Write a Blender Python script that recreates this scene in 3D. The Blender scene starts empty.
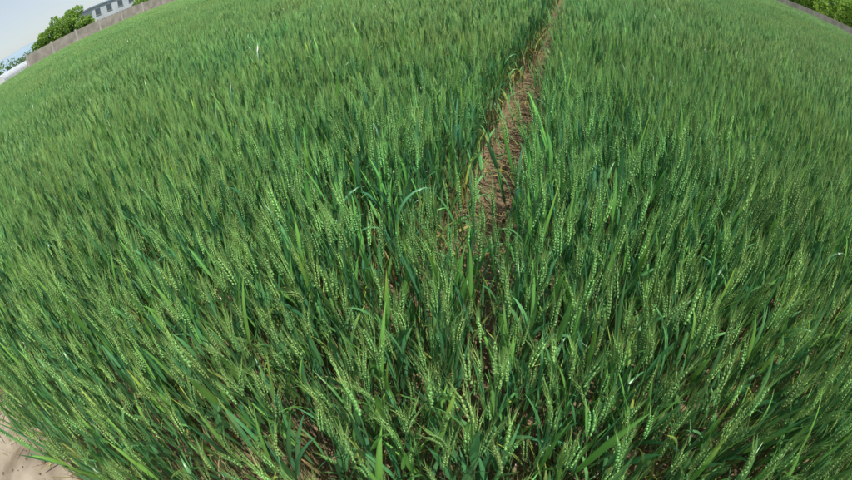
import bpy, math, random
import numpy as np
from mathutils import Vector, Matrix

random.seed(7)
rng = np.random.default_rng(7)
scene = bpy.context.scene
scene.view_settings.view_transform = 'Standard'
scene.view_settings.look = 'None'
scene.view_settings.exposure = 0
COL = scene.collection

# ------------------------------------------------------------------ camera
FPX = 450.0
PITCH = math.radians(37.8)
CAMZ = 1.60
ru = 0.084
R_ = Vector((1, 0, 0)); F_ = Vector((0, math.cos(PITCH), -math.sin(PITCH))); U_ = Vector((0, math.sin(PITCH), math.cos(PITCH)))
n = math.hypot(1, ru)
ix = (R_ - U_ * ru) / n
iy = (R_ * ru + U_) / n
cam_d = bpy.data.cameras.new("camera")
cam = bpy.data.objects.new("camera", cam_d)
COL.objects.link(cam)
M = Matrix((ix, iy, -F_)).transposed().to_4x4()
M.translation = Vector((0, 0, CAMZ))
cam.matrix_world = M
cam_d.type = 'PANO'
for holder in (cam_d, getattr(cam_d, "cycles", None)):
    try:
        holder.panorama_type = 'FISHEYE_EQUISOLID'
        holder.fisheye_lens = 36.0 * FPX / 852.0
        holder.fisheye_fov = math.pi
    except Exception as e:
        print("pano", e)
cam_d.sensor_width = 36.0
cam_d.sensor_height = 36.0 * 577 / 1024
cam_d.lens = 15
cam_d.clip_start = 0.02
cam_d.clip_end = 6000
scene.camera = cam

def ray(px, py):
    dx, dy = px - 426.0, 240.0 - py
    r = math.hypot(dx, dy) + 1e-9
    th = 2 * math.asin(min(1, r / (2 * FPX)))
    return (ix * (dx / r * math.sin(th)) + iy * (dy / r * math.sin(th)) + F_ * math.cos(th))
def azim(px, py):
    d = ray(px, py)
    return math.atan2(d.x, d.y)
def at(px, py, dist):
    a = azim(px, py)
    return Vector((math.sin(a) * dist, math.cos(a) * dist, 0))

# field coordinates: s along the drill rows, w to the right
AZ = math.radians(21.5)
SD = Vector((math.sin(AZ), math.cos(AZ), 0)); WD = Vector((math.cos(AZ), -math.sin(AZ), 0))
def fw(w, s, z=0.0):
    return WD * w + SD * s + Vector((0, 0, z))

# ------------------------------------------------------------------ node helpers
def new_mat(name):
    m = bpy.data.materials.new(name); m.use_nodes = True
    nt = m.node_tree; nt.nodes.clear()
    return m, nt, nt.nodes, nt.links
def ramp(nodes, stops):
    r = nodes.new('ShaderNodeValToRGB')
    e = r.color_ramp.elements
    e[0].position = stops[0][0]; e[0].color = (*stops[0][1], 1)
    e[1].position = stops[1][0]; e[1].color = (*stops[1][1], 1)
    for p, c in stops[2:]:
        k = e.new(p); k.color = (*c, 1)
    return r
def simple_mat(name, c1, c2, scale=3.0, rough=0.85, detail=6, bump=0.0, metal=0.0):
    m, nt, N, L = new_mat(name)
    o = N.new('ShaderNodeOutputMaterial'); b = N.new('ShaderNodeBsdfPrincipled')
    tc = N.new('ShaderNodeTexCoord'); nz = N.new('ShaderNodeTexNoise')
    nz.inputs['Scale'].default_value = scale; nz.inputs['Detail'].default_value = detail
    L.new(tc.outputs['Object'], nz.inputs['Vector'])
    r = ramp(N, [(0.35, c1), (0.65, c2)])
    L.new(nz.outputs['Fac'], r.inputs['Fac']); L.new(r.outputs['Color'], b.inputs['Base Color'])
    b.inputs['Roughness'].default_value = rough; b.inputs['Metallic'].default_value = metal
    if bump > 0:
        bp = N.new('ShaderNodeBump'); bp.inputs['Strength'].default_value = bump; bp.inputs['Distance'].default_value = 0.02
        L.new(nz.outputs['Fac'], bp.inputs['Height']); L.new(bp.outputs['Normal'], b.inputs['Normal'])
    L.new(b.outputs['BSDF'], o.inputs['Surface'])
    return m

def plant_mat(name, rough, trans, spec=0.5, field_var=True):
    m, nt, N, L = new_mat(name)
    o = N.new('ShaderNodeOutputMaterial'); b = N.new('ShaderNodeBsdfPrincipled'); t = N.new('ShaderNodeBsdfTranslucent')
    mx = N.new('ShaderNodeMixShader'); mx.inputs[0].default_value = trans
    at_ = N.new('ShaderNodeAttribute'); at_.attribute_name = 'Col'
    oi = N.new('ShaderNodeObjectInfo')
    hs = N.new('ShaderNodeHueSaturation')
    L.new(at_.outputs['Color'], hs.inputs['Color'])
    mr = N.new('ShaderNodeMapRange'); mr.inputs['To Min'].default_value = 0.93; mr.inputs['To Max'].default_value = 1.08
    L.new(oi.outputs['Random'], mr.inputs['Value'])
    if field_var:
        nz = N.new('ShaderNodeTexNoise'); nz.inputs['Scale'].default_value = 0.55; nz.inputs['Detail'].default_value = 3
        g = N.new('ShaderNodeNewGeometry')
        L.new(g.outputs['Position'], nz.inputs['Vector'])
        mr2 = N.new('ShaderNodeMapRange'); mr2.inputs['From Min'].default_value = 0.3; mr2.inputs['From Max'].default_value = 0.7
        mr2.inputs['To Min'].default_value = 0.475; mr2.inputs['To Max'].default_value = 0.515
        L.new(nz.outputs['Fac'], mr2.inputs['Value']); L.new(mr2.outputs['Result'], hs.inputs['Hue'])
    L.new(mr.outputs['Result'], hs.inputs['Value'])
    L.new(hs.outputs['Color'], b.inputs['Base Color']); L.new(hs.outputs['Color'], t.inputs['Color'])
    b.inputs['Roughness'].default_value = rough
    b.inputs['Specular IOR Level'].default_value = spec
    L.new(b.outputs['BSDF'], mx.inputs[1]); L.new(t.outputs['BSDF'], mx.inputs[2]); L.new(mx.outputs['Shader'], o.inputs['Surface'])
    return m

MAT_LEAF = plant_mat("wheat_leaf", 0.33, 0.34, 0.7)
MAT_EAR = plant_mat("wheat_ear", 0.45, 0.26, 0.45)

# ------------------------------------------------------------------ mesh from arrays
def build_mesh(name, V, T, C, MI, mats, smooth=True):
    me = bpy.data.meshes.new(name)
    V = np.asarray(V, dtype=np.float32); T = np.asarray(T, dtype=np.int32)
    me.vertices.add(len(V)); me.vertices.foreach_set('co', V.ravel())
    me.loops.add(len(T) * 3); me.loops.foreach_set('vertex_index', T.ravel())
    me.polygons.add(len(T))
    me.polygons.foreach_set('loop_start', np.arange(0, len(T) * 3, 3, dtype=np.int32))
    me.polygons.foreach_set('loop_total', np.full(len(T), 3, dtype=np.int32))
    for m in mats: me.materials.append(m)
    if MI is not None: me.polygons.foreach_set('material_index', np.asarray(MI, dtype=np.int32))
    me.polygons.foreach_set('use_smooth', np.full(len(T), smooth, dtype=bool))
    if C is not None:
        ca = me.color_attributes.new('Col', 'FLOAT_COLOR', 'POINT')
        cc = np.ones((len(V), 4), dtype=np.float32); cc[:, :3] = C
        ca.data.foreach_set('color', cc.ravel())
    me.update(calc_edges=True)
    return me

class Acc:
    def __init__(s): s.V = []; s.T = []; s.C = []; s.M = []; s.n = 0
    def add(s, v, t, c, mi):
        v = np.asarray(v, float); t = np.asarray(t, int)
        c = np.asarray(c, float)
        if c.ndim == 1: c = np.tile(c, (len(v), 1))
        s.V.append(v); s.T.append(t + s.n); s.C.append(c); s.M.append(np.full(len(t), mi)); s.n += len(v)
    def out(s):
        return np.concatenate(s.V), np.concatenate(s.T), np.concatenate(s.C), np.concatenate(s.M)

def norm(v): return v / (np.linalg.norm(v) + 1e-12)
def strip(rows, k):   # rows x k grid -> tris
    t = []
    for i in range(rows - 1):
        for j in range(k - 1):
            a = i * k + j
            t.append((a, a + 1, a + k)); t.append((a + 1, a + k + 1, a + k))
    return t

# ------------------------------------------------------------------ one wheat stalk
LEAFC = np.array([0.062, 0.205, 0.098]); YOUNG = np.array([0.160, 0.380, 0.070])
STEMC = np.array([0.120, 0.270, 0.095]); EARC = np.array([0.255, 0.455, 0.140])
AWNC = np.array([0.29, 0.48, 0.14]); DRY = np.array([0.38, 0.29, 0.12]); YEL = np.array([0.42, 0.48, 0.08])

def leaf(acc, p0, az, up0, length, width, droop, col, tipcol, seg, fold, twist):
    h = np.array([math.cos(az), math.sin(az), 0.0])
    ang = up0; p = np.array(p0, float); rows = []; cols = []
    sd0 = np.array([-math.sin(az), math.cos(az), 0.0])
    dl = length / seg
    for i in range(seg + 1):
        t = i / seg
        d = h * math.sin(ang) + np.array([0, 0, 1.0]) * math.cos(ang)
        nrm = np.cross(sd0, d)
        tw = twist * t
        sd = sd0 * math.cos(tw) + nrm * math.sin(tw)
        w = width * 0.5 * (0.55 + 0.45 * min(1, t * 5)) * (1 - max(0, (t - 0.35) / 0.65) ** 1.8)
        w = max(w, 0.0004)
        c = col * (1 - t ** 3) + tipcol * t ** 3
        if fold:
            nn = np.cross(sd, d)
            rows += [p - sd * w + nn * w * 0.35, p, p + sd * w + nn * w * 0.35]
            cols += [c, c * 1.25, c]
        else:
            rows += [p - sd * w, p + sd * w]
            cols += [c, c]
        p = p + d * dl
        ang += droop * (0.3 + 1.6 * t) / seg
    acc.add(rows, strip(seg + 1, 3 if fold else 2), cols, 0)

def stalk(rg, lod):
    a = Acc()
    H = rg.uniform(0.66, 0.78)
    az = rg.uniform(0, 2 * math.pi)
    bend = abs(rg.normal(0, 0.07)) + 0.02
    tone = rg.uniform(0.85, 1.15)
    seg = [7, 4, 2][lod]; k = [4, 3, 3][lod]
    h = np.array([math.cos(az), math.sin(az), 0]); sd = np.array([-math.sin(az), math.cos(az), 0])
    pts = []; p = np.zeros(3); ang = 0.0
    for i in range(seg + 1):
        pts.append((p.copy(), ang))
        d = h * math.sin(ang) + np.array([0, 0, 1.0]) * math.cos(ang)
        p = p + d * H / seg
        ang += bend * 2 * (i + 0.5) / seg / seg
    rows = []; cols = []
    for i, (q, an) in enumerate(pts):
        r = 0.0021 - 0.0008 * i / seg
        if lod == 2: r *= 1.4
        d = h * math.sin(an) + np.array([0, 0, 1.0]) * math.cos(an)
        e2 = np.cross(sd, d)
        for j in range(k):
            th = 2 * math.pi * j / (k - 1)
            rows.append(q + (sd * math.cos(th) + e2 * math.sin(th)) * r)
            t = i / seg
            cols.append((STEMC * t + (STEMC * 0.8 + DRY * 0.12) * (1 - t)) * tone)
    a.add(rows, strip(seg + 1, k), cols, 0)
    # leaves
    def pt(z):
        f = min(0.999, z / H) * seg; i = int(f); u = f - i
        return pts[i][0] * (1 - u) + pts[i + 1][0] * u
    laz = rg.uniform(0, 2 * math.pi)
    hs = [0.14, 0.28, 0.43, 0.575] if lod < 2 else [0.42, 0.575]
    for li, lz in enumerate(hs):
        laz += math.pi + rg.normal(0, 0.5)
        z = (lz + rg.uniform(-0.05, 0.05))
        top = lz > 0.5
        if lod < 2 and li == 0:
            f = rg.uniform(0, 1)
            c = (DRY * (1 - f * .7) + LEAFC * f * .7) * rg.uniform(0.5, 0.9); tc = DRY
        elif lod < 2 and li == 1:
            f = rg.uniform(0, 1); c = LEAFC * (1 - f * 0.4) + YEL * f * 0.4; tc = YEL if f > .5 else LEAFC
        else:
            f = rg.uniform(0, 1.0) ** 1.2; c = (LEAFC * (1 - f) + YOUNG * f) * tone; tc = c * 1.15
            if rg.uniform() < 0.06: tc = YEL
        L = rg.uniform(0.16, 0.26) * (0.86 if top else 1.0)
        W = rg.uniform(0.010, 0.018)
        up0 = rg.uniform(0.07, 0.32)
        u_ = rg.uniform()
        dr = rg.uniform(0.05, 0.7) if u_ < 0.68 else (rg.uniform(0.7, 1.5) if u_ < 0.90 else rg.uniform(1.5, 2.5))
        if top: dr *= 0.8
        leaf(a, pt(z), laz, up0, L, W, dr, c, tc, [7, 4, 3][lod], lod == 0, rg.normal(0, 0.8))
    # ear
    q, an = pts[-1]
    nod = abs(rg.normal(0, 0.18)); EL = rg.uniform(0.068, 0.096)
    ec = (EARC * rg.uniform(0.75, 1.15)) * np.array([rg.uniform(0.75, 1.1), 1, 1]); aw = AWNC * rg.uniform(0.85, 1.1)
    baz = rg.uniform(0, math.pi)
    def frame(an):
        d = h * math.sin(an) + np.array([0, 0, 1.0]) * math.cos(an)
        e1 = sd; e2 = np.cross(sd, d)
        f1 = e1 * math.cos(baz) + e2 * math.sin(baz); f2 = -e1 * math.sin(baz) + e2 * math.cos(baz)
        return d, f1, f2
    bip = [(0, 2, 3), (0, 3, 4), (0, 4, 5), (0, 5, 2), (1, 3, 2), (1, 4, 3), (1, 5, 4), (1, 2, 5)]
    if lod == 2:
        d, f1, f2 = frame(an + nod * 0.5)
        m = q + d * EL * 0.45; e = q + d * (EL + 0.015)
        w1 = 0.0062; w2 = 0.0056
        a.add([q, e, m + f1 * w1, m + f2 * w2, m - f1 * w1, m - f2 * w2], bip, ec * 1.0, 1)
        for _ in range(3):
            s = rg.uniform(0.5, 1.0); b0 = q + d * EL * s
            dd = norm(d + f1 * rg.normal(0, 0.15) + f2 * rg.normal(0, 0.15))
            sdv = norm(np.cross(dd, rg.normal(0, 1, 3))) * 0.0012
            a.add([b0 - sdv, b0 + sdv, b0 + dd * 0.05], [(0, 1, 2)], aw, 1)
        return a.out()
    nsp = 19 if lod == 0 else 10
    p = q.copy()
    for i in range(nsp):
        t = i / (nsp - 1)
        d, f1, f2 = frame(an + nod * t)
        side = 1 if i % 2 else -1
        env = 0.65 + 0.35 * math.sin(math.pi * min(1, t * 0.85 + 0.18))
        sl = (0.0146 if lod == 0 else 0.020) * env * rg.uniform(0.9, 1.12)
        dd = norm(d + f1 * side * rg.uniform(0.16, 0.32) + f2 * rg.normal(0, 0.10))
        b0 = p + f1 * side * 0.0013 + f2 * rg.normal(0, 0.0009)
        m = b0 + dd * sl * 0.42 + f1 * side * 0.0008; e = b0 + dd * sl
        w1 = (0.0028 if lod == 0 else 0.0032) * env; w2 = (0.0044 if lod == 0 else 0.0046) * env
        c = ec * rg.uniform(0.85, 1.15)
        cc = np.array([c * 0.85, c * 1.15, c, c * 1.0, c, c * 1.0])
        a.add([b0, e, m + f1 * w1, m + f2 * w2, m - f1 * w1, m - f2 * w2], bip, cc, 1)
        if not (lod == 1 and i % 2):
            for kk in range(2 if lod == 0 else 1):
                al = rg.uniform(0.03, 0.058) * (0.75 + 0.35 * t)
                ad = norm(d + f1 * side * rg.uniform(0.02, 0.22) + f2 * rg.normal(0, 0.12))
                sv = norm(np.cross(ad, f1 if kk == 1 else f2)) * (0.0006 if lod == 0 else 0.0009)
                a.add([e - sv, e + sv, e + ad * al + f1 * side * al * 0.05], [(0, 1, 2)], aw, 1)
        p = p + d * EL / nsp
    return a.out()

def rotm(az, tilt, taz):
    ca, sa = math.cos(az), math.sin(az)
    Rz = np.array([[ca, -sa, 0], [sa, ca, 0], [0, 0, 1]])
    ax = np.array([-math.sin(taz), math.cos(taz), 0]); c, s = math.cos(tilt), math.sin(tilt)
    K = np.array([[0, -ax[2], ax[1]], [ax[2], 0, -ax[0]], [-ax[1], ax[0], 0]])
    return (np.eye(3) + s * K + (1 - c) * K @ K) @ Rz

plant_coll = bpy.data.collections.new("wheat_plants")   # instanced source, not linked to the scene
variants = []
def add_variant(name, data):
    me = build_mesh("v%02d_%s" % (len(variants), name), *data, [MAT_LEAF, MAT_EAR])
    ob = bpy.data.objects.new(me.name, me); plant_coll.objects.link(ob); variants.append(ob)
ROW = 0.17
def clump(sx, sy, dens, pool, rowj=0.034):
    a = Acc()
    nrows = int(round(sx / ROW)); per = int(round(dens * sx * sy / nrows))
    for r in range(nrows):
        for j in range(per):
            x = (r + 0.5) * ROW - sx / 2 + rng.normal(0, rowj)
            y = rng.uniform(-sy / 2, sy / 2)
            V, T, C, MI = pool[rng.integers(len(pool))]
            R = rotm(rng.uniform(0, 6.28), abs(rng.normal(0, 0.09)), rng.uniform(0, 6.28))
            s = rng.normal(1.0, 0.065)
            if rng.uniform() < 0.08: s *= rng.uniform(0.68, 0.88)
            v = (V * s) @ R.T + np.array([x, y, 0])
            k = rng.uniform(0.7, 1.3)
            a.V.append(v); a.T.append(T + a.n); a.C.append(C * k); a.M.append(MI); a.n += len(v)
    return a.out()
pool0 = [stalk(rng, 0) for _ in range(44)]
pool1 = [stalk(rng, 1) for _ in range(24)]
pool2 = [stalk(rng, 2) for _ in range(30)]
S0 = ROW * 2; N0 = 20
for i in range(N0): add_variant("clump", clump(S0, S0, 450, pool0))
S1 = ROW * 3; N1 = 9
for i in range(N1): add_variant("clump", clump(S1, S1, 370, pool1))
S2 = ROW * 8; N2 = 6
for i in range(N2): add_variant("patch", clump(S2, S2, 300, pool2))

# ------------------------------------------------------------------ field layout
def n2(x, y, s=1.0):
    x = x * s; y = y * s
    return (math.sin(x * 1.3 + 1.7 * math.sin(y * 0.9 + 0.5)) + math.sin(y * 1.1 - 1.3 * math.sin(x * 0.7 + 2.1)) + math.sin((x + y) * 2.3 + 0.3) * 0.5) / 2.5
W0, W1, S_END = -54.0, 19.0, 92.0
def s_edge(w):
    e = -0.06 + (0.045 * w if w < 0 else 0.0)
    return max(-1.2, e) + 0.02 * math.sin(w * 5)
GAPW = -0.37
def gap_mid(s): return GAPW + 0.035 * math.sin(s * 1.1 + 0.4) * min(1, s / 4)
P = []; RT = []; SC = []; IX = []
def put(w, s, rot, sc, idx, z=0.0):
    p = fw(w, s, z); P.append((p.x, p.y, z)); RT.append(rot); SC.append(sc); IX.append(idx)
ga = -AZ
R1, R2 = 4.2, 24.0
def columns(size, gh):
    """column centres each side of the tramline (as offsets from it)"""
    out = []
    k = 0
    while True:
        o = gh + size * (k + 0.5)
        if o > 75: break
        out.append(o); k += 1
    return out
OPEN = 0.205
for (size, lo, hi, base, cntv, gh) in ((S0, -1, R1, 0, N0, OPEN), (S1, R1, R2, N0, N1, 0.17), (S2, R2, 999, N0 + N1, N2, 0.14)):
    for side in (-1, 1):
        for o in columns(size, gh):
            w = GAPW + side * o
            if w < W0 or w > W1: continue
            ds = rng.uniform(0, size)
            s_start = -6.0 + ds
            if size == S0:
                s_start = s_edge(w) + size * 0.5 - 0.05 * rng.uniform()
            for s_ in np.arange(s_start, S_END, size):
                r = math.hypot(w, s_)
                if r < lo or r >= hi: continue
                if size != S0 and s_ - size * 0.5 < s_edge(w) - 0.1: continue
                ww = gap_mid(s_) + side * o
                tl = rng.normal(0, 0.04)
                if o < size and size != S2: tl = side * 0.02 + rng.normal(0, 0.025)
                hsc = 1.0 + 0.06 * n2(w, s_, 1.3) + 0.05 * n2(w, s_, 0.3) + rng.normal(0, 0.02)
                if n2(w * 1.4 + 3, s_ * 1.1) > 0.72: hsc *= 0.88
                rz = ga + (math.pi if rng.uniform() < 0.5 else 0) + rng.normal(0, 0.05)
                # tl tilts toward +w : world rotation vector = SD-axis rotation by tl
                tx, ty = rng.normal(0, 0.03), rng.normal(0, 0.03)
                l = WD * tl
                put(ww + rng.normal(0, 0.012), s_ + rng.normal(0, 0.03), (-l.y + tx, l.x + ty, rz), hsc, base + int(rng.integers(cntv)))
# the tramline does not reach the verge: the headland rows close it
for s_ in np.arange(s_edge(GAPW) + 0.17, 1.20, S0):
    put(GAPW + rng.normal(0, 0.01), s_, (rng.normal(0, 0.04), rng.normal(0, 0.04), ga), 0.97, int(rng.integers(N0)))
print("instances", len(P))
pm = bpy.data.meshes.new("wheat_field")
pm.vertices.add(len(P)); pm.vertices.foreach_set('co', np.array(P, dtype=np.float32).ravel())
a1 = pm.attributes.new('rot', 'FLOAT_VECTOR', 'POINT'); a1.data.foreach_set('vector', np.array(RT, dtype=np.float32).ravel())
a2 = pm.attributes.new('scl', 'FLOAT', 'POINT'); a2.data.foreach_set('value', np.array(SC, dtype=np.float32))
a3 = pm.attributes.new('idx', 'INT', 'POINT'); a3.data.foreach_set('value', np.array(IX, dtype=np.int32))
field = bpy.data.objects.new("wheat_field", pm); COL.objects.link(field)
for v in variants: v.parent = field
ng = bpy.data.node_groups.new("scatter_wheat", 'GeometryNodeTree')
ng.interface.new_socket(name="Geometry", in_out='INPUT', socket_type='NodeSocketGeometry')
ng.interface.new_socket(name="Geometry", in_out='OUTPUT', socket_type='NodeSocketGeometry')
gi = ng.nodes.new('NodeGroupInput'); go = ng.nodes.new('NodeGroupOutput')
ci = ng.nodes.new('GeometryNodeCollectionInfo'); ci.inputs['Collection'].default_value = plant_coll
ci.inputs['Separate Children'].default_value = True; ci.inputs['Reset Children'].default_value = True
ip = ng.nodes.new('GeometryNodeInstanceOnPoints'); ip.inputs['Pick Instance'].default_value = True
def named(nm, dt):
    q = ng.nodes.new('GeometryNodeInputNamedAttribute'); q.data_type = dt; q.inputs['Name'].default_value = nm
    return [o for o in q.outputs if o.enabled and o.name == 'Attribute'][0]
e2r = ng.nodes.new('FunctionNodeEulerToRotation')
ng.links.new(gi.outputs[0], ip.inputs['Points']); ng.links.new(ci.outputs[0], ip.inputs['Instance'])
ng.links.new(named('idx', 'INT'), ip.inputs['Instance Index'])
ng.links.new(named('rot', 'FLOAT_VECTOR'), e2r.inputs[0]); ng.links.new(e2r.outputs[0], ip.inputs['Rotation'])
ng.links.new(named('scl', 'FLOAT'), ip.inputs['Scale'])
ng.links.new(ip.outputs[0], go.inputs[0])
md = field.modifiers.new("scatter", 'NODES'); md.node_group = ng

# ------------------------------------------------------------------ ground
def ground_mat():
    m, nt, N, L = new_mat("soil")
    o = N.new('ShaderNodeOutputMaterial'); b = N.new('ShaderNodeBsdfPrincipled')
    g = N.new('ShaderNodeNewGeometry')
    n1 = N.new('ShaderNodeTexNoise'); n1.inputs['Scale'].default_value = 9; n1.inputs['Detail'].default_value = 10; n1.inputs['Roughness'].default_value = 0.65
    n3 = N.new('ShaderNodeTexNoise'); n3.inputs['Scale'].default_value = 0.02; n3.inputs['Detail'].default_value = 5
    L.new(g.outputs['Position'], n1.inputs['Vector']); L.new(g.outputs['Position'], n3.inputs['Vector'])
    r = ramp(N, [(0.3, (0.11, 0.072, 0.04)), (0.7, (0.29, 0.205, 0.12))])
    L.new(n1.outputs['Fac'], r.inputs['Fac'])
    r2 = ramp(N, [(0.42, (0.07, 0.11, 0.035)), (0.6, (0.20, 0.17, 0.09))])
    L.new(n3.outputs['Fac'], r2.inputs['Fac'])
    ln = N.new('ShaderNodeVectorMath'); ln.operation = 'LENGTH'; L.new(g.outputs['Position'], ln.inputs[0])
    mr = N.new('ShaderNodeMapRange'); mr.inputs['From Min'].default_value = 45; mr.inputs['From Max'].default_value = 70
    L.new(ln.outputs['Value'], mr.inputs['Value'])
    mx = N.new('ShaderNodeMix'); mx.data_type = 'RGBA'
    L.new(mr.outputs['Result'], mx.inputs[0]); L.new(r.outputs['Color'], mx.inputs[6]); L.new(r2.outputs['Color'], mx.inputs[7])
    L.new(mx.outputs[2], b.inputs['Base Color']); b.inputs['Roughness'].default_value = 0.95
    bp = N.new('ShaderNodeBump'); bp.inputs['Strength'].default_value = 0.8; bp.inputs['Distance'].default_value = 0.03
    L.new(n1.outputs['Fac'], bp.inputs['Height']); L.new(bp.outputs['Normal'], b.inputs['Normal'])
    L.new(b.outputs['BSDF'], o.inputs['Surface'])
    return m
def mesh_obj(name, verts, faces, mats, parent=None, midx=None, smooth=False):
    me = bpy.data.meshes.new(name); me.from_pydata([tuple(v) for v in verts], [], faces)
    for m in (mats if isinstance(mats, list) else [mats]): me.materials.append(m)
    if midx: me.polygons.foreach_set('material_index', midx)
    if smooth: me.polygons.foreach_set('use_smooth', [True] * len(me.polygons))
    me.update()
    ob = bpy.data.objects.new(name, me); COL.objects.link(ob)
    if parent: ob.parent = parent
    return ob
ax = [-3000, -1200, -500, -250, -120, -60, -30, -15, -8] + list(np.arange(-6, 6.01, 0.12)) + [8, 15, 30, 60, 120, 250, 500, 1200, 3000]
gv = []
for y in ax:
    for x in ax:
        z = 0.0
        if abs(x) < 6 and abs(y) < 6:
            z = 0.012 * n2(x * 6, y * 6) + 0.006 * n2(x * 17, y * 15)
        gv.append((x, y, z))
nA = len(ax)
gf = [(j * nA + i, j * nA + i + 1, (j + 1) * nA + i + 1, (j + 1) * nA + i) for j in range(nA - 1) for i in range(nA - 1)]
mesh_obj("ground", gv, gf, ground_mat(), smooth=True)

MAT_PATH = simple_mat("path_dirt", (0.18, 0.14, 0.098), (0.37, 0.31, 0.235), 5, 0.95, 12, 0.9)
pv = []; pf = []
NPW = 400
offs = [0.06, -0.04, -0.12, -0.24, -0.38, -0.5, -0.7, -0.9, -1.2, -1.5, -1.9, -2.3, -2.6]
for i in range(NPW + 1):
    w = -30 + i * 60 / NPW
    for k, off in enumerate(offs):
        z = 0.026 + 0.012 * n2(w * 5, off * 7) + 0.006 * n2(w * 13, off * 15)
        if k == 0: z = -0.02
        pv.append(fw(w, s_edge(w) + off + (0.05 * n2(w * 4, 1.0) if k < 3 else 0), z))
K_ = len(offs)
for i in range(NPW):
    for k in range(K_ - 1):
        a = i * K_ + k; pf.append((a, a + 1, a + K_ + 1, a + K_))
mesh_obj("dirt_path", pv, pf, MAT_PATH, smooth=True)

# ------------------------------------------------------------------ straw litter
MAT_LIT = plant_mat("dry_straw", 0.8, 0.15, 0.2, False)
a = Acc()
def litter(w, s_, z0=0.02):
    p = fw(w, s_); L = rng.uniform(0.04, 0.2); W = rng.uniform(0.002, 0.009)
    az = rng.uniform(0, 6.28); z = z0 + rng.uniform(0, 0.035)
    c = np.array([0.46, 0.37, 0.18]) * rng.uniform(0.3, 1.05)
    if rng.uniform() < 0.2: c = np.array([0.25, 0.24, 0.07])
    if rng.uniform() < 0.35: c = np.array([0.16, 0.10, 0.05])
    leaf(a, (p.x, p.y, z), az, rng.uniform(1.0, 1.6), L, W, rng.uniform(0.0, 0.7), c, c * 1.1, 4, False, rng.normal(0, 1.2))
for _ in range(2600):
    s_ = 0.2 + 17 * rng.uniform() ** 1.6
    litter(gap_mid(s_) + rng.normal(0, 0.14), s_)
for _ in range(2500):
    ww = rng.uniform(-4.5, 4.5); litter(ww, s_edge(ww) + 4.5 * rng.uniform() ** 1.3 - 0.1)
for _ in range(900):
    ww = rng.uniform(-5, 3); litter(ww, s_edge(ww) - abs(rng.normal(0, 0.22)) + 0.1, 0.035)
# half-green dead leaves standing in the tramline
for _ in range(900):
    s_ = 1.4 + 9 * rng.uniform() ** 1.3; p = fw(gap_mid(s_) + rng.choice([-1, 1]) * (0.19 - abs(rng.normal(0.0, 0.06))), s_)
    f = rng.uniform(); c = (YEL * f + DRY * (1 - f)) * rng.uniform(0.4, 0.9)
    if rng.uniform() < 0.6: c = (LEAFC * .6 + YOUNG * .4) * rng.uniform(0.8, 1.3)
    leaf(a, (p.x, p.y, rng.uniform(0.03, 0.4)), rng.uniform(0, 6.28), rng.uniform(0.3, 1.1), rng.uniform(0.1, 0.22), rng.uniform(0.006, 0.013), rng.uniform(0.4, 2.0), c, c, 5, False, rng.normal(0, 1))
CL = [(0, 0, 1), (1, 0, 0), (0, 1, 0), (-1, 0, 0), (0, -1, 0), (0, 0, -1)]
CT = [(0, 1, 2), (0, 2, 3), (0, 3, 4), (0, 4, 1), (5, 2, 1), (5, 3, 2), (5, 4, 3), (5, 1, 4)]
lo = bpy.data.objects.new("straw_litter", build_mesh("straw_litter", *a.out(), [MAT_LIT])); COL.objects.link(lo)
a = Acc()
for _ in range(2400):
    if rng.uniform() < 0.6:
        ww = rng.uniform(-6, 3); p = fw(ww, s_edge(ww) + 0.1 - abs(rng.normal(0, 0.6)), 0.032)
    else:
        s_ = rng.uniform(1, 8); p = fw(gap_mid(s_) + rng.normal(0, .1), s_, 0.01)
    r = 0.003 + 0.014 * rng.uniform() ** 3
    v = (np.array(CL) * r * rng.uniform(0.6, 1.3, (6, 3))) @ rotm(rng.uniform(0, 6), rng.uniform(0, 1), rng.uniform(0, 6)).T + np.array([p.x, p.y, p.z])
    a.add(v, CT, np.array([0.25, 0.19, 0.13]) * rng.uniform(0.5, 1.4), 0)
lo = bpy.data.objects.new("soil_clods", build_mesh("soil_clods", *a.out(), [MAT_LIT], smooth=False)); COL.objects.link(lo)

# ------------------------------------------------------------------ boxes helper
def box(name, cx, cy, z0, lx, ly, lz, rot, mat, parent=None):
    c, s = math.cos(rot), math.sin(rot); v = []
    for z in (z0, z0 + lz):
        for (sx, sy) in ((-1, -1), (1, -1), (1, 1), (-1, 1)):
            x, y = sx * lx / 2, sy * ly / 2
            v.append((cx + x * c - y * s, cy + x * s + y * c, z))
    f = [(0, 3, 2, 1), (4, 5, 6, 7), (0, 1, 5, 4), (1, 2, 6, 5), (2, 3, 7, 6), (3, 0, 4, 7)]
    return mesh_obj(name, v, f, mat, parent)
def empty(name, loc=(0, 0, 0)):
    e = bpy.data.objects.new(name, None); e.location = loc; COL.objects.link(e); return e

# ------------------------------------------------------------------ concrete wall along the left side
MAT_CON = simple_mat("concrete_panel", (0.22, 0.20, 0.17), (0.34, 0.31, 0.27), 1.2, 0.9, 8, 0.3)
MAT_CAP = simple_mat("concrete_cap", (0.34, 0.32, 0.29), (0.42, 0.40, 0.36), 2, 0.9)
rowrot = math.pi / 2 - AZ
wall = empty("concrete_wall")
s_ = 21.0; i = 0
while s_ < 120:
    c = fw(-56.0, s_ + 2)
    box("panel_%d" % i, c.x, c.y, 0, 3.76, 0.14, 2.35, rowrot, MAT_CON, wall)
    c = fw(-56.0, s_); box("post_%d" % i, c.x, c.y, 0, 0.24, 0.26, 2.5, rowrot, MAT_CAP, wall)
    s_ += 4; i += 1
MAT_VERGE = simple_mat("verge_earth", (0.16, 0.15, 0.07), (0.30, 0.25, 0.16), 0.8, 0.95)
mesh_obj("verge", [fw(-54.3, -30, 0.02), fw(-54.3, 130, 0.02), fw(-55.8, 130, 0.45), fw(-55.8, -30, 0.45)], [(0, 1, 2, 3)], MAT_VERGE)
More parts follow.
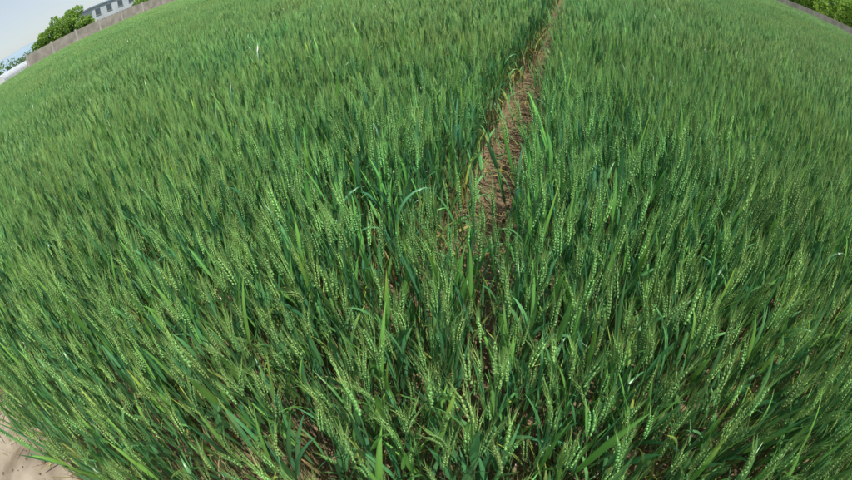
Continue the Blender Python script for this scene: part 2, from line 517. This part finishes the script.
MAT_ROAD = simple_mat("pale_concrete_road", (0.42, 0.40, 0.37), (0.52, 0.50, 0.46), 0.6, 0.9)
mesh_obj("road", [fw(-60, -60, 0.012), fw(-60, 200, 0.012), fw(-66, 200, 0.012), fw(-66, -60, 0.012)], [(0, 3, 2, 1)], MAT_ROAD)

# ------------------------------------------------------------------ greenhouse (poly tunnel)
MAT_FILM = simple_mat("greenhouse_film", (0.46, 0.48, 0.50), (0.58, 0.60, 0.62), 0.7, 0.35)
MAT_FRAME = simple_mat("galvanised_frame", (0.35, 0.36, 0.37), (0.45, 0.46, 0.47), 4, 0.5, metal=0.4)
def greenhouse(c, L, Wd, Hh, rot):
    e = empty("greenhouse"); cs, sn = math.cos(rot), math.sin(rot)
    def tr(x, y, z): return (c.x + x * cs - y * sn, c.y + x * sn + y * cs, z)
    K = 14; v = []; f = []
    for end in (-L / 2, L / 2):
        for k in range(K + 1):
            t = math.pi * k / K; v.append(tr(end, -math.cos(t) * Wd / 2, max(0, math.sin(t)) ** 0.7 * Hh))
    for k in range(K): f.append((k, k + 1, K + 2 + k, K + 1 + k))
    f.append(tuple(range(K, -1, -1))); f.append(tuple(range(K + 1, 2 * K + 2)))
    mesh_obj("film", v, f, MAT_FILM, e)
    nrib = int(L / 2.5)
    for r in range(nrib + 1):
        x = -L / 2 + r * L / nrib; v = []; f = []
        for k in range(K + 1):
            t = math.pi * k / K
            for dx, rr in ((-0.04, 0.03), (0.04, 0.03)):
                v.append(tr(x + dx, -math.cos(t) * (Wd / 2 + rr), max(0, math.sin(t)) ** 0.7 * (Hh + rr)))
        for k in range(K): f.append((2 * k, 2 * k + 1, 2 * k + 3, 2 * k + 2))
        mesh_obj("rib_%d" % r, v, f, MAT_FRAME, e)
    return e
for (px, py, dist) in ((12, 70, 135), (-14, 86, 128)):
    greenhouse(at(px, py, dist), 34, 7, 2.2, rowrot + 0.9)

# ------------------------------------------------------------------ building
MAT_WHITE = simple_mat("painted_render", (0.40, 0.44, 0.49), (0.50, 0.53, 0.57), 0.5, 0.8)
MAT_ROOF = simple_mat("blue_grey_roof", (0.16, 0.22, 0.30), (0.22, 0.28, 0.36), 1, 0.5)
MAT_GLASS = simple_mat("window_glass", (0.06, 0.08, 0.10), (0.09, 0.11, 0.13), 1, 0.15)
def building(name, c, L, D, H, rot, storeys=2):
    e = empty(name)
    cs, sn = math.cos(rot), math.sin(rot)
    def tr(x, y): return c.x + x * cs - y * sn, c.y + x * sn + y * cs
    box("walls", c.x, c.y, 0, L, D, H, rot, MAT_WHITE, e)
    box("roof", c.x, c.y, H, L + 0.6, D + 0.6, 0.3, rot, MAT_ROOF, e)
    nw = int(L / 2.6)
    for st in range(storeys):
        for k in range(nw):
            x = -L / 2 + (k + 0.5) * L / nw
            for sgn in (-1, 1):
                X, Y = tr(x, sgn * (D / 2 + 0.02)); z = st * H / storeys + 1.0
                if st == 0 and k == nw // 2:
                    box("door_%d" % sgn, X, Y, 0, 1.2, 0.08, 2.2, rot, MAT_ROOF, e); continue
                box("window_%d_%d_%d" % (st, k, sgn), X, Y, z, 1.3, 0.06, 1.3, rot, MAT_GLASS, e)
                X, Y = tr(x, sgn * (D / 2 + 0.06)); box("sill_%d_%d_%d" % (st, k, sgn), X, Y, z - 0.1, 1.5, 0.16, 0.08, rot, MAT_CAP, e)
    return e
building("warehouse", at(108, 26, 104), 12, 9, 5.8, rowrot, 2)
building("farm_shed", at(215, -10, 118), 22, 9, 4.5, rowrot, 1)

# ------------------------------------------------------------------ trees
MAT_TREE = plant_mat("tree_leaf", 0.6, 0.4, 0.3, False)
MAT_BARK = simple_mat("bark", (0.07, 0.05, 0.035), (0.14, 0.11, 0.08), 6, 0.95)
def foliage_cloud(acc, blobs, count, size, cols):
    tot = sum(b[3] ** 2 for b in blobs)
    for (bx, by, bz, br) in blobs:
        nn = int(count * br * br / tot)
        if nn < 1: continue
        D = rng.normal(0, 1, (nn, 3)); D /= np.linalg.norm(D, axis=1)[:, None]
        r = br * rng.uniform(0.45, 1.0, nn) ** 0.6 * (1 + 0.22 * np.sin(D[:, 0] * 5 + bx) * np.sin(D[:, 1] * 6 + by))
        Pp = np.array([bx, by, bz]) + D * r[:, None] * np.array([1, 1, 0.85])
        U = rng.normal(0, 1, (nn, 3)); U /= np.linalg.norm(U, axis=1)[:, None]
        W = np.cross(U, rng.normal(0, 1, (nn, 3))); W /= np.linalg.norm(W, axis=1)[:, None]
        s = (size * rng.uniform(0.6, 1.3, nn))[:, None]
        keep = Pp[:, 2] > 0.05
        Pp, U, W, s = Pp[keep], U[keep], W[keep], s[keep]; nn = len(Pp)
        if nn < 1: continue
        V = np.stack([Pp - U * s, Pp + W * s * 0.5, Pp + U * s, Pp - W * s * 0.5], 1).reshape(-1, 3)
        base = np.arange(nn)[:, None] * 4
        T = np.concatenate([base + np.array([0, 1, 2]), base + np.array([0, 2, 3])])
        c = np.array(cols)[rng.integers(len(cols), size=nn)] * rng.uniform(0.75, 1.25, nn)[:, None]
        acc.add(V, T, np.repeat(c, 4, axis=0), 0)
TG = [np.array([0.11, 0.22, 0.045]), np.array([0.17, 0.31, 0.06]), np.array([0.22, 0.37, 0.075])]
def limb(acc, p0, p1, r0, r1):
    p0 = np.array(p0, float); p1 = np.array(p1, float); d = norm(p1 - p0)
    e1 = norm(np.cross(d, [0.3, 0.9, 0.1])); e2 = np.cross(d, e1); rows = []
    for (p, r) in ((p0, r0), ((p0 + p1) / 2 + e1 * r0 * 0.6, (r0 + r1) / 2), (p1, r1)):
        for j in range(7):
            th = 2 * math.pi * j / 6; rows.append(p + (e1 * math.cos(th) + e2 * math.sin(th)) * r)
    acc.add(rows, strip(3, 7), np.array([0.1, 0.07, 0.05]), 1)
def tree(loc, H, R, leaves=5000, lsize=0.2, name="tree"):
    a = Acc()
    th = H * 0.35
    limb(a, (0, 0, 0), (0, 0, th * 1.2), H * 0.03, H * 0.02)
    blobs = []
    for k in range(11):
        an = k * 2.4 + rng.uniform(-.4, .4); rr = R * rng.uniform(0.25, 0.78); z = H * rng.uniform(0.36, 0.86)
        rr *= 1.15 - abs(z / H - 0.55)
        b = (math.cos(an) * rr, math.sin(an) * rr, z, R * rng.uniform(0.25, 0.45)); blobs.append(b)
        limb(a, (0, 0, th * rng.uniform(0.6, 1.15)), b[:3], H * 0.012, H * 0.004)
    blobs.append((0, 0, H * 0.88, R * 0.35)); blobs.append((0, 0, H * 0.6, R * 0.5))
    foliage_cloud(a, blobs, leaves, lsize, [c * np.array([1.35, 1.25, 1.1]) for c in TG])
    ob = bpy.data.objects.new(name, build_mesh(name, *a.out(), [MAT_TREE, MAT_BARK], smooth=False)); COL.objects.link(ob)
    ob.location = loc; return ob
tree(at(60, 46, 82), 6.6, 3.0)
tree(at(46, 54, 84), 5.0, 2.7)
tree(at(74, 39, 86), 7.0, 2.9)
tree(at(86, 33, 80), 4.4, 1.8)
tree(at(145, 7, 90), 5.4, 2.8)
a = Acc()
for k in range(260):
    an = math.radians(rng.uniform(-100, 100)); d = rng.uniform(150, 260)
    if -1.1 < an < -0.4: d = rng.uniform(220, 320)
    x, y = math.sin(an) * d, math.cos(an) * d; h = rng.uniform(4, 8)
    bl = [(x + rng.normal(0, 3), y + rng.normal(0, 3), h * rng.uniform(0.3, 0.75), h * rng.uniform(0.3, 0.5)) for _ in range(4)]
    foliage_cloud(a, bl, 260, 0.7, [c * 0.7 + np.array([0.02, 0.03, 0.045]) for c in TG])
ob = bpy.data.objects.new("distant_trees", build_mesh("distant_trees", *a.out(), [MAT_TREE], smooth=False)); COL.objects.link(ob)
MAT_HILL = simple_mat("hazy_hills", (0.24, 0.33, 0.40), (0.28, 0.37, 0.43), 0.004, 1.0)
hv = []; hf = []; NH = 120
for i in range(NH + 1):
    an = math.radians(-130 + 260 * i / NH)
    h = 75 + 30 * math.sin(i * 0.23) + 16 * math.sin(i * 0.61 + 1) + 6 * math.sin(i * 1.7)
    for (d, z) in ((1900, -2), (2200, h * 0.6), (2500, h), (2800, -2)):
        hv.append((math.sin(an) * d, math.cos(an) * d, z))
for i in range(NH):
    for k in range(3):
        q = i * 4 + k; hf.append((q, q + 4, q + 5, q + 1))
mesh_obj("hills", hv, hf, MAT_HILL, smooth=True)

# ------------------------------------------------------------------ right side: low wall and shrubs
box_c = fw(20.2, 45)
MAT_KERB = simple_mat("brick_kerb", (0.42, 0.35, 0.28), (0.60, 0.54, 0.46), 1.5, 0.9)
box("low_wall", box_c.x, box_c.y, 0, 110, 0.25, 1.3, rowrot, MAT_KERB)
for s_ in np.arange(14, 70, 2.2):
    a = Acc(); H = rng.uniform(4.0, 5.6)
    bl = [(rng.normal(0, 0.9), rng.normal(0, 0.9), H * rng.uniform(0.2, 0.8), rng.uniform(0.8, 1.25)) for _ in range(11)]
    for b in bl: limb(a, (0, 0, 0), b[:3], 0.05, 0.015)
    foliage_cloud(a, bl, 4500, 0.12, [c * np.array([1.7, 1.5, 1.2]) for c in TG])
    ob = bpy.data.objects.new("shrub", build_mesh("shrub", *a.out(), [MAT_TREE, MAT_BARK], smooth=False)); COL.objects.link(ob)
    ob.location = fw(22.4 + rng.uniform(-0.3, 0.8), float(s_))

# ------------------------------------------------------------------ light
SUN_EL = math.radians(62); SUN_AZ = math.radians(135)
w_ = bpy.data.worlds.new("World"); scene.world = w_; w_.use_nodes = True
nt = w_.node_tree; bg = nt.nodes['Background']
sky = nt.nodes.new('ShaderNodeTexSky'); sky.sky_type = 'NISHITA'; sky.sun_disc = False
sky.sun_elevation = SUN_EL; sky.sun_rotation = SUN_AZ; sky.dust_density = 1.0; sky.air_density = 1.0; sky.altitude = 50
hz = nt.nodes.new('ShaderNodeMix'); hz.data_type = 'RGBA'; hz.inputs[0].default_value = 0.55
hz.inputs[7].default_value = (6.2, 6.7, 7.1, 1)     # thin bright summer haze over the blue
nt.links.new(sky.outputs['Color'], hz.inputs[6])
nt.links.new(hz.outputs[2], bg.inputs['Color']); bg.inputs['Strength'].default_value = 0.12
sd_ = bpy.data.lights.new("sun", 'SUN'); sd_.energy = 5.0; sd_.angle = math.radians(0.5); sd_.color = (1.0, 0.97, 0.90)
so = bpy.data.objects.new("sun", sd_); COL.objects.link(so)
dirv = Vector((math.sin(SUN_AZ) * math.cos(SUN_EL), math.cos(SUN_AZ) * math.cos(SUN_EL), math.sin(SUN_EL)))
so.rotation_euler = dirv.to_track_quat('Z', 'Y').to_euler()
